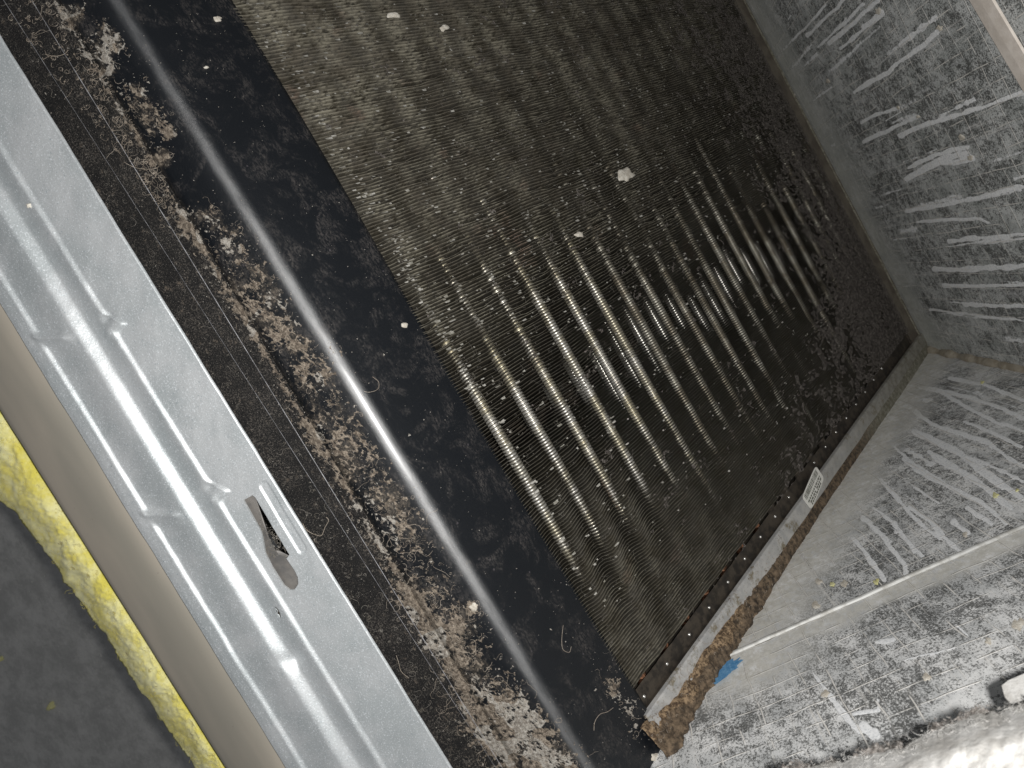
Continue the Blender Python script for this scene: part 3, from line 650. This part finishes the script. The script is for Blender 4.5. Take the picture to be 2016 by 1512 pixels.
def surf_px(px, py):
    a = px_to_a(px, py); PX_y = py
    # rows keep their own y only approximately on the arc: correct by shifting y
    p = pan_surface(a, PX_y); qx, qy = project(p); p = pan_surface(a, np.clip(PX_y + (py - qy), -139, 1679)); return p
# mask in picture units is only used to place the dirt on the real surface
blobs = [(212, 92, 34, 1.3), (205, 55, 16, .5), (140, 25, 30, .9), (210, 142, 14, 1.1), (262, 185, 34, .9), (300, 240, 34, .9), (332, 263, 13, 1.3), (320, 310, 22, .9), (425, 425, 26, 1.1), (370, 430, 30, .8), (450, 470, 26, .7), (480, 520, 45, .75), (500, 600, 38, .7), (600, 738, 30, 1.0), (560, 660, 26, .9),
 (640, 735, 22, .8), (560, 590, 45, .35), (650, 830, 60, .55), (700, 880, 45, .5), (760, 960, 60, .45), (800, 1040, 55, .45), (820, 1180, 50, .7), (870, 1240, 45, .8), (905, 1275, 45, .9), (810, 1180, 26, 1.0), (930, 1195, 13, 1.4), (950, 1370, 50, .8), (1000, 1400, 42, .9), (1040, 1440, 50, .9), (1100, 1500, 60, .9),
 (985, 1480, 60, .8), (1200, 1345, 22, .95), (1205, 1365, 14, .9), (1238, 1395, 26, 1.05), (1250, 1440, 18, .9), (1295, 1490, 10, 1.0), (1225, 1300, 25, .35), (905, 1430, 55, .4), (660, 690, 16, .9), (600, 680, 18, .8)]
step = 1.5
pu = np.arange(-150, 330, step); pv = np.arange(-30, 1560, step)      # u: offset from the seam line, v: picture row
Ug, Vg = np.meshgrid(pu, pv, indexing='ij'); PXg = LS(Vg) + Ug; PYg = Vg
mask = np.zeros(PXg.shape)
for bx, by, br, bw in blobs: mask += (bw if br < 24 else bw * .8) * (1.45 if by < 340 else 1.0) * np.exp(-(((PXg - bx) ** 2 + (PYg - by) ** 2) / br ** 2) * .9)
mask += .85 * np.exp(-((Ug + 6) / 7.5) ** 2) * (.55 + .9 * fbm(Vg / 60, 1, 51, 3))
top = sstep(-60, -10, Ug) * sstep(120, 60, Ug - .02 * Vg)
mask += top * .42 * sstep(380, 480, Vg) * (.5 + fbm(Vg / 80, Ug / 60, 53, 3))
mask += .30 * sstep(-95, -60, Ug) * sstep(10, -30, Ug) * sstep(.2, .8, fbm(Vg / 90, Ug / 40, 57, 3) + .15 * sstep(250, 0, Vg))
mask = np.minimum(mask, 1.35 + .35 * sstep(380, 330, PYg))
nz_ = fbm(PXg / 11, PYg / 11, 61, 4) * .5 + fbm(PXg / 4.0, PYg / 4.0, 67, 3) * .5
nz_ = np.clip((nz_ - .5) * 2.1 + .5, 0, 1)
ex = mask * .64 - nz_ * 1.0 - .085
a_g = px_to_a(PXg.ravel(), PYg.ravel())
surf = surf_px(PXg.ravel(), PYg.ravel()).reshape(PXg.shape + (3,))
def mask_at(PX, PY):
    u = (PX - LS(PY) - pu[0]) / step; v = (PY - pv[0]) / step; ok = (u >= 0) & (u < len(pu) - 1) & (v >= 0) & (v < len(pv) - 1)
    return np.where(ok, mask[np.clip(u.astype(int), 0, len(pu) - 1), np.clip(v.astype(int), 0, len(pv) - 1)], 0)
qx_, qy_ = project(PV)
flm = np.clip(mask_at(qx_, qy_) * 1.25, 0, 1)
obj('pan_rim', PV[:, 13:], grid_faces(NY, NR - 13), M_BLACK, pan, uv=sheen_w2[:, 13:], film=flm[:, 13:])
obj('pan_ledge', PV[:, :14], grid_faces(NY, 14), M_DUSTY, pan, smooth=False)
hgt = (.00010 + .0008 * np.clip(ex, 0, .5) * (.4 + 1.2 * fbm(PXg / 4, PYg / 4, 71, 3)))
nrm_pan = np.array([0, .25, .97])
dv_ = surf + hgt[..., None] * nrm_pan
grey = fbm(PXg / 45, PYg / 45, 73, 2) + .25 * sstep(400, 250, PYg) + .4 * sstep(1180, 1220, PXg)
for nm, sel, mt in (('dirt_crust', grey < .62, M_DIRT), ('chalky_dirt_crust', grey >= .62, M_GREYDIRT)):
    kk = (ex > 0) & sel; kf = kk[:-1, :-1] & (ex > 0)[1:, 1:]
    v, f, _ = compact(dv_, grid_faces(len(pu), len(pv), kf)); obj(nm, v, f[:, ::-1], mt, pan, kind='stuff')
# loose grit
cand = np.argwhere(rng.random(mask.shape) < .035 * (.10 + np.clip(mask, 0, 1)))
parts = []
TET = np.array([[0, 1, 2], [0, 2, 3], [0, 3, 1], [1, 3, 2]])
for i, j in cand[:14000]:
    r = random.uniform(.00007, .00028) * (2.2 if random.random() < .04 else 1)
    parts.append((surf[i, j] + r * (rng.random((4, 3)) - .5) * 3 + nrm_pan * r, TET))
v, f = merge(parts); obj('grit', v, f, M_GREYDIRT, pan, smooth=False, kind='stuff')
def dirtpos(thr=.25, lo=-1e9, hi=1e9):
    def g():
        i = random.randrange(mask.shape[0]); j = random.randrange(mask.shape[1])
        if mask[i, j] * random.random() < thr or not (lo < pv[j] < hi): return None
        return surf[i, j] + nrm_pan * .0003
    return g
v, f = fibres(420, dirtpos(.22), .00003, .00006, .002, .008, .6, nrm_pan); obj('lint_fibre', v, f, M_FIBRE, pan, kind='stuff')
v, f = fibres(360, dirtpos(.35, 1000, 1560), .00004, .00008, .004, .014, .75, nrm_pan); obj('lint_fibre', v, f, M_FIBRE, pan, kind='stuff')
def ledgepos():
    y = random.uniform(0, 1500); a = random.uniform(-60, 46); 
    if random.random() > .35 + .65 * sstep(900, 1200, y): return None
    return at_h(LS(y) - 60 + a, y, .290)
def ledgetop():
    y = random.uniform(-20, 420); return at_h(LS(y) - random.uniform(-10, 120) * (1 - y / 600), y, .2895)
v, f = fibres(260, ledgetop, .00004, .00008, .002, .010, .6, nrm_pan); obj('lint_fibre', v, f, M_FIBRE, pan, kind='stuff')
v, f = fibres(330, ledgepos, .00005, .00008, .002, .009, .7, nrm_pan); obj('lint_fibre', v, f, M_DKFIBRE, pan, kind='stuff')
# a few long hairs one can point to
def hair(pts, rad, h, label):
    P = np.array(pts, float); t = np.linspace(0, len(P) - 1, len(P) * 6)
    def cr(c):
        out = []
        for tt in t:
            i = min(int(tt), len(P) - 2); u = tt - i; p0, p1, p2, p3 = c[max(i - 1, 0)], c[i], c[i + 1], c[min(i + 2, len(P) - 1)]
            out.append(.5 * (2 * p1 + (p2 - p0) * u + (2 * p0 - 5 * p1 + 4 * p2 - p3) * u * u + (3 * p1 - p0 - 3 * p2 + p3) * u ** 3))
        return np.array(out)
    X_, Y_ = cr(P[:, 0]), cr(P[:, 1])
    W = at_h(X_, Y_, h) if h else surf_px(X_, Y_) + nrm_pan * .0007
    v, f = tube_mesh(W, rad, 4); o = obj('hair', v, f, M_FIBRE); o['label'] = label; o['category'] = 'hair'; o['group'] = 'loose hairs on the black pan'; return o
hair([(596, 1030), (604, 1044), (622, 1053), (633, 1054), (640, 1038), (647, 1025), (642, 1018)], .00011, .286, 'pale looped hair on the black ledge beside the galvanised slot')
hair([(1168, 1437), (1170, 1420), (1180, 1405), (1195, 1400), (1206, 1392)], .00010, 0, 'curved pale hair low on the black pan face left of the chalky clump')
hair([(1108, 1230), (1105, 1262), (1108, 1278), (1120, 1283), (1124, 1272)], .00009, 0, 'hook-shaped hair on the black pan face')
hair([(245, 320), (265, 330), (290, 334), (310, 332)], .00010, 0, 'thin arched hair across the dirt seam at the upper left')
hair([(90, 108), (110, 112), (128, 108), (136, 100)], .00010, 0, 'short pale hair on the dusty ledge in the top left corner')
hair([(733, 742), (745, 752), (743, 766), (728, 772), (716, 770)], .00008, 0, 'faint curled hair beside the bright streak on the black pan')
hair([(780, 1290), (785, 1305), (790, 1322), (805, 1335)], .00010, .286, 'wavy hair hanging on the dusty ledge near the bottom')
def lump(name, px, py, r, th, mat, label, fn, up, cat='flake', seed=1, n=18, sq=1.0):
    a = np.arange(n) * 2 * math.pi / n; V = []
    for k, (q_, hh) in enumerate(((1, 0), (.85, .7), (.5, 1.0))):
        rr = r * q_ * (.6 + .8 * vnoise(a * 1.6 + (a > 3.1) * 0, seed, seed))
        p = fn(px + np.cos(a) * rr, py + np.sin(a) * rr * sq); V.append(p + up * (th * hh * (.6 + .8 * vnoise(a * 3, k, seed + 2)))[:, None])
    V = np.concatenate(V + [fn(np.array([px]), np.array([py])) + up * th]); f = [(k * n + i, k * n + (i + 1) % n, (k + 1) * n + (i + 1) % n, (k + 1) * n + i) for k in range(2) for i in range(n)] + [(2 * n + i, 2 * n + (i + 1) % n, 3 * n) for i in range(n)]
    o = obj(name, V, f, mat); o['label'] = label; o['category'] = cat
    o['group'] = {'plaster_flake': 'flakes lying on the coil fins', 'dirt_fleck': 'pale flecks on the pan and rail', 'wool_crumb': 'crumbs on the floor'}[name]; return o
cf = lambda x, y: at_coil(np.asarray(x, float), np.asarray(y, float), -.0006)
lump('plaster_flake', 1231, 345, 16, .0015, M_CHALK, 'ragged cream flake lying on the dark fins in the middle of the coil', cf, NC, seed=5)
lump('plaster_flake', 1140, 462, 8, .0010, M_CHALK, 'small cream flake on the fins below left of the ragged cream flake', cf, NC, seed=8, sq=.7)
lump('plaster_flake', 775, 30, 13, .0010, M_CHALK, 'yellowish splinter on the fins at the top edge of the picture', cf, NC, seed=12, sq=.5)
lump('plaster_flake', 875, 55, 10, .0010, M_CHALK, 'pinkish square flake on the fins near the top of the picture', cf, NC, seed=14, sq=.6)
sf = lambda x, y: surf_px(np.asarray(x, float), np.asarray(y, float))
lump('dirt_fleck', 932, 1194, 9, .0012, M_CHALK, 'cream fleck beside the bright streak on the lower black pan', sf, nrm_pan, seed=3)
lump('dirt_fleck', 797, 640, 7, .0010, M_CHALK, 'pale glinting fleck at the pan edge next to the fins', sf, nrm_pan, seed=6, sq=.6)
lump('dirt_fleck', 428, 38, 8, .0010, M_CHALK, 'white fleck near the top of the black pan face', sf, nrm_pan, seed=9, sq=.6)
lump('dirt_fleck', 406, 133, 4.5, .0009, M_CHALK, 'small white fleck on the black pan face a little below the top white fleck', sf, nrm_pan, seed=10, sq=.6)
lump('dirt_fleck', 1290, 1490, 9, .0010, M_CHALK, 'cream fleck at the bottom corner of the black pan', sf, nrm_pan, seed=11)

# ================================================================== galvanised rail
GR = lambda y: -45 + .617 * y; GL = lambda y: -370 + .6155 * y; HG = .25
rail = empty('galvanised_rail', tuple(at_h(450., 1000., .27)), 'galvanised steel rail with pressed ribs, crimps and a keyhole slot left of the pan', 'rail')
NU, NV = 250, 1500
uu = np.linspace(0, 1, NU); vv = np.linspace(-120, 1660, NV); U, V_ = np.meshgrid(uu, vv, indexing='ij')
RX = at_h(GR(vv), vv, HG); 
# pair each point of the right edge with the point straight across the rail
acr = at_h(GL(900.), 900., HG) - at_h(GR(900.) , 900., HG)
# left edge point with the same X as the right edge point
LX = np.stack([np.interp(RX[:, 0], at_h(GL(np.linspace(-700, 2600, 400)), np.linspace(-700, 2600, 400), HG)[:, 0], at_h(GL(np.linspace(-700, 2600, 400)), np.linspace(-700, 2600, 400), HG)[:, k]) for k in range(3)], -1)
G = RX[None] * (1 - U[..., None]) + LX[None] * U[..., None]
wid = np.linalg.norm(LX - RX, axis=1).mean(); print('rail width', wid)
gx, gy = project(G)
def seg(v, a, b, s): return sstep(a - s, a + s, v) * sstep(b + s, b - s, v)
# crimp rows measured along each rib
def at_rows(rowlist, half): 
    m = np.zeros(G.shape[:2])
    for r0 in rowlist: m = np.maximum(m, np.exp(-((gy - r0) / half) ** 2))
    return m
z = np.zeros(G.shape[:2])
cr3 = at_rows([636, 966, -50, 300 - 1000], 13)                   # crimps on the right rib
u3 = .387 - .085 * cr3
z += .0011 * sstep(u3 - .020, u3 + .020, U)                    # step up
z -= .0030 * sstep(.385, .56, U)                                # channel floor slopes away
cr1 = at_rows([672, 1022, 322, 1372 + 9999], 11)
pl = 1 - .0 * cr1
z += .0030 * sstep(.540, .635, U) * (1 - .25 * at_rows([1300], 14) * sstep(.70, .58, U))
z -= .0020 * sstep(.63, .86, U) * (1 - .55 * cr1)
z += .0012 * sstep(.862, .900, U) * (1 - .9 * cr1)
z += .0012 * at_rows([664, 1012], 7) * seg(U, .68, .90, .04)
dmp = np.exp(-(((gx - 582) / 15) ** 2 + ((gy - 1300) / 15) ** 2)); z -= .0014 * dmp
z -= .0003 * sstep(.95, 1.0, U); 
z -= .0012 * np.exp(-((gx - 212) ** 2 + (gy - 628) ** 2) / 11. ** 2) + .0012 * np.exp(-((gx - 414) ** 2 + (gy - 958) ** 2) / 11. ** 2); z += .0009 * np.exp(-((gx - 216) ** 2 + (gy - 655) ** 2) / 11. ** 2) + .0009 * np.exp(-((gx - 420) ** 2 + (gy - 984) ** 2) / 11. ** 2)
def capsule(x, y, p, q_, r):
    d = np.array(q_, float) - p; L = d @ d; t = np.clip(((x - p[0]) * d[0] + (y - p[1]) * d[1]) / L, 0, 1); return np.hypot(x - p[0] - t * d[0], y - p[1] - t * d[1]) - r
dc = capsule(gx, gy, (520, 957), (594, 1081), 8.5); z += -.0006 * sstep(2.5, -2.5, dc)
z += (fbm(gx / 60, gy / 130, 81, 3) - .5) * .0009 + (fbm(gx / 14, gy / 30, 83, 2) - .5) * .00010
z += .0005 * np.exp(-(((gx - 470) / 60) ** 2 + ((gy - 1290) / 40) ** 2)) 
roll = sstep(.010, 0, U); z -= .0008 * roll ** 2
rl = sstep(.992, 1.0, U); z -= .0006 * rl ** 2
Gz = G.copy(); Gz[..., 2] += z
slot = np.array([(479, 985), (497, 975), (502.5, 979), (570, 1092), (564, 1100), (579, 1122), (586, 1137), (587, 1150), (579, 1162), (569, 1162), (558, 1153), (535, 1117), (522, 1089), (517, 1059), (514.5, 1049), (509.5, 1039)])
a_ = np.linspace(0, 2 * math.pi, 18, endpoint=False)
holep = np.stack([547 + 6.5 * np.cos(a_) * .87 - 11.5 * np.sin(a_) * -.25, 1206 + 6.5 * np.cos(a_) * .25 + 11.5 * np.sin(a_)], -1)
def inpoly(x, y, P):
    ins = np.zeros(x.shape, bool); n = len(P)
    for i in range(n):
        x1, y1 = P[i]; x2, y2 = P[(i + 1) % n]
        if y1 == y2: continue
        c = ((y1 > y) != (y2 > y)) & (x < (x2 - x1) * (y - y1) / (y2 - y1) + x1); ins ^= c
    return ins
def nearest(x, y, P):
    best = np.full(x.shape, 1e9); bx = x.copy(); by = y.copy(); n = len(P)
    for i in range(n):
        a, b = P[i], P[(i + 1) % n]; d = b - a; t = np.clip(((x - a[0]) * d[0] + (y - a[1]) * d[1]) / (d @ d), 0, 1); qx, qy = a[0] + t * d[0], a[1] + t * d[1]
        dd = np.hypot(x - qx, y - qy); m = dd < best; best[m] = dd[m]; bx[m] = qx[m]; by[m] = qy[m]
    return best, bx, by
keep = np.ones((NU - 1, NV - 1), bool)
for P in (slot, holep):
    near_ = (gx > P[:, 0].min() - 8) & (gx < P[:, 0].max() + 8) & (gy > P[:, 1].min() - 8) & (gy < P[:, 1].max() + 8); idx = np.argwhere(near_)
    X_, Y_ = gx[near_], gy[near_]; d_, bx, by = nearest(X_, Y_, P); ins = inpoly(X_, Y_, P)
    mv = (d_ < 1.1) | (ins & (d_ < 1.1)); zz_ = Gz[near_][:, 2]
    newp = at_h(bx, by, HG); newp[:, 2] = zz_; tmp = Gz[near_]; tmp[mv] = newp[mv]; Gz[near_] = tmp
    I = np.zeros(gx.shape, bool); I[near_] = ins & ~mv
    Bd = np.zeros(gx.shape, bool); Bd[near_] = mv
    anyin = I[:-1, :-1] | I[1:, :-1] | I[:-1, 1:] | I[1:, 1:]; allb = (I | Bd)[:-1, :-1] & (I | Bd)[1:, :-1] & (I | Bd)[:-1, 1:] & (I | Bd)[1:, 1:]
    keep &= ~(anyin | allb)
q4 = grid_faces(NU, NV, keep); v, f, _ = compact(Gz, q4)
obj('pressed_panel', v, f, M_GALV, rail)
# sheet edges turned down
for nm, E_ in (('right_return', Gz[0]), ('left_return', Gz[-1])):
    sg = -1 if nm[0] == 'r' else 1
    V = np.stack([E_ + np.array([0, 0, -.00012]), E_ + np.array([0, sg * .0008, -.0008]), E_ + np.array([0, sg * .0035, -.0018])], 1)
    obj('turned_edge', V, grid_faces(NV, 3), M_GALV, rail)
# slot rims and what shows through
for P in (slot, holep):
    t0 = at_h(P[:, 0], P[:, 1], HG); t0[:, 2] = HG * 0 + O[2] - HG + float(np.interp(0, [0, 1], [0.0, 0])) ; n = len(P)
    zl = []
    for (x_, y_) in P:
        k = np.argmin((gx - x_) ** 2 + (gy - y_) ** 2); zl.append(Gz.reshape(-1, 3)[k, 2])
    t0[:, 2] = zl; b0_ = t0.copy(); b0_[:, 2] -= .0009
    obj('slot_rim', np.concatenate([t0, b0_]), [(i, (i + 1) % n, n + (i + 1) % n, n + i) for i in range(n)], M_GALV, rail, smooth=False)
tab = np.array([(468, 980), (498, 962), (508, 996), (520, 1035), (531, 1060), (548, 1092), (565, 1096), (585, 1098), (606, 1150), (592, 1182), (552, 1182), (500, 1090), (496, 1040)], float)
T0 = at_h(tab[:, 0], tab[:, 1], HG + .0028); c_ = T0.mean(0)
obj('slot_tab', np.concatenate([T0, [c_ + np.array([0, 0, -.0004])]]), [(i, (i + 1) % len(tab), len(tab)) for i in range(len(tab))], mottled('dull_zinc', (.16, .155, .15), (.23, .215, .20), 120, .6, .0001, .3), rail)
hb = at_h(holep[:, 0] + (holep[:, 0] - 547) * .6, holep[:, 1] + (holep[:, 1] - 1206) * .6, HG + .002); obj('hole_backing', hb, [tuple(range(18))], M_DARK, rail)
v, f = tube_mesh(at_h(np.array([543., 547, 545, 549, 551]), np.array([1198., 1203, 1208, 1210, 1216]), HG + .001), .0002, 4); obj('screw_tip', v, f, M_GALV, rail)
def slotpos():
    x_, y_ = random.uniform(510, 575), random.uniform(1020, 1100)
    if not inpoly(np.array([x_]), np.array([y_]), slot)[0]: return None
    return at_h(x_, y_, HG + .0018)
v, f = fibres(60, slotpos, .00006, .0001, .0015, .004, .9, np.array([0, 0, 1.])); obj('lint_fibre', v, f, M_DKFIBRE, rail, kind='stuff')
lump('dirt_fleck', 57, 405, 5, .0006, M_CHALK, 'tiny pale grain with a brown smear on the galvanised rail at the left edge', lambda x, y: at_h(x, y, HG - .0008), np.array([0, 0, 1.]), seed=4)

# ================================================================== taupe edge strip, wool, behind the rail
TX = lambda y: -508 + .63 * y
edge = empty('edge_strip', tuple(at_h(250., 1200., .27)), 'dull taupe metal edge strip between the galvanised rail and the yellow wool', 'metal strip')
yv = np.linspace(300, 1720, 160); rowsE = []
for k, (fr, h) in enumerate(((-.12, .2535), (0.02, .2532), (.25, .2545), (.6, .2590), (.93, .2650), (.985, .2662), (1.0, .2680), (1.0, .276))):
    px = GL(yv) * (1 - fr) + TX(yv) * fr + (fbm(yv / 90, k, 3, 2) - .5) * 2; rowsE.append(at_h(px, yv, h))
V = np.stack(rowsE, 1); obj('strip_face', V, grid_faces(160, len(rowsE)), M_TAUPE, edge)
wool = empty('insulation_roll', tuple(at_h(200., 1250., .30)), 'fuzzy yellow glass wool edge showing below the taupe strip at the lower left', 'insulation')
wy = np.array([780, 985, 1008, 1090, 1175, 1250, 1330, 1420, 1508, 1600, 1720.]); wx = np.array([-120, -4, 30, 92, 150, 205, 252, 318, 382, 445, 520.])
yv = np.linspace(790, 1700, 420); ox = np.interp(yv, wy, wx) + (fbm(yv / 34, 1, 91, 4) - .5) * 9; ix = TX(yv) + 14
nA = 34; rowsW = []
for k in range(nA):
    fr = k / (nA - 1); px = ix * (1 - fr) + ox * fr; h = .288 - .013 * math.sin(fr * math.pi * .9) ** .7 + .012 * fr
    p = at_h(px, yv, h); nn = ((fbm(px / 22, yv / 30, 95, 2) - .5) * .0028 + (fbm(px / 5, yv / 5, 97, 3) - .5) * .0016) * math.sin(min(1, fr * 3) * math.pi / 2); p[:, 2] += nn; rowsW.append(p)
p = rowsW[-1].copy(); p[:, 2] -= .02; p[:, 1] += .004; rowsW.append(p)
V = np.stack(rowsW, 1); obj('wool_face', V, grid_faces(420, nA + 1), M_WOOL, wool)
v, f = fibres(420, lambda: rowsW[random.randrange(4, nA)][random.randrange(420)], .00004, .00008, .002, .006, .4, np.array([0, 0, 1.])); obj('wool_fibre', v, f, mottled('yellow_fibre', (.85, .75, .2), (.6, .5, .1), 200), wool, kind='stuff')
# crumbs lying on the floor
flf = lambda x, y: at_h(x, y, .7499)
lump('wool_crumb', 103, 1390, 7, .006, M_YBIT, 'pale yellow crumb on the dark floor at the lower left', flf, np.array([0, 0, 1.]), 'crumb', seed=2)
lump('wool_crumb', 4, 1296, 4, .005, M_YBIT, 'pale yellow crumb on the dark floor at the left edge', flf, np.array([0, 0, 1.]), 'crumb', seed=7)
for k, (x_, y_) in enumerate(((5, 1346), (72, 1243), (303, 1468))): pass

# ================================================================== torn insulation at the lower right, close to the lens
torn = empty('torn_insulation', tuple(at_side(1850., 1500., .150)), 'torn blurred white insulation with a sooty ragged edge in the bottom right corner', 'insulation')
XT = .165
tx = np.array([1500, 1560, 1600, 1680, 1740, 1790, 1850, 1885, 1930, 1975, 2016, 2100.]); ty = np.array([1538, 1514, 1502, 1488, 1478, 1460, 1432, 1414, 1406, 1394, 1380, 1358.])
xv = np.linspace(1490, 2120, 320); te = np.interp(xv, tx, ty) + (fbm(xv / 24, 3, 101, 4) - .5) * 20
rowsT, rowsS = [], []
tes = np.interp(xv, tx, ty)
for k in range(60):
    fr = k / 59.; py = te * (1 - min(1, fr * 6)) + tes * min(1, fr * 6) + fr * 330; q_ = at_side(xv, py, XT - .010 * math.sin(min(1, fr * 4) * math.pi / 2))
    q_ = q_ - (ray(xv, py) / np.linalg.norm(ray(xv, py), axis=-1)[:, None]) * ((fbm(xv / 50, py / 50, 103, 4) - .5) * .006 * min(1, fr * 6))[:, None]; rowsT.append(q_)
edge0 = rowsT[0] + np.array([.014, 0, 0]); V = np.stack([edge0] + rowsT, 1); obj('white_wool', V, grid_faces(320, 61), M_WHITEWOOL, torn)
parts = []
for k in range(2600):
    x_ = random.uniform(1500, 2030); e = np.interp(x_, xv, te); y_ = e - abs(random.gauss(0, 7)) + 4
    if vnoise(np.array([x_ / 26.]), np.array([2.]), 107)[0] < .42 + random.random() * .3: continue
    c = at_side(x_, y_, XT - .001); r = random.uniform(.0002, .0007); parts.append((c + r * (rng.random((4, 3)) - .5) * 2, TET))
v, f = merge(parts); obj('sooty_fray', v, f, M_SMUDGE, torn, smooth=False, kind='stuff')
def tornedge():
    k = random.randrange(320); return rowsT[random.randrange(0, 6)][k] + np.array([-.0004, 0, 0])
v, f = fibres(300, tornedge, .00003, .00007, .002, .006, .5, np.array([-1., 0, 0.])); obj('torn_fibre', v, f, M_WHITEWOOL, torn, kind='stuff')
ck = np.array([(1972, 1350), (1984, 1340), (2016, 1326), (2060, 1310), (2060, 1402), (2016, 1390), (1992, 1388), (1978, 1372)], float)
A_ = at_side(ck[:, 0], ck[:, 1], .175); B_ = A_ + np.array([.008, 0, 0]); n = len(ck)
obj('torn_block', np.concatenate([A_, B_]), [tuple(range(n))] + [(i, (i + 1) % n, n + (i + 1) % n, n + i) for i in range(n)], M_WHITEWOOL, torn, smooth=False)

for o in sc.objects:
    if '_w' in o.keys(): del o['_w']
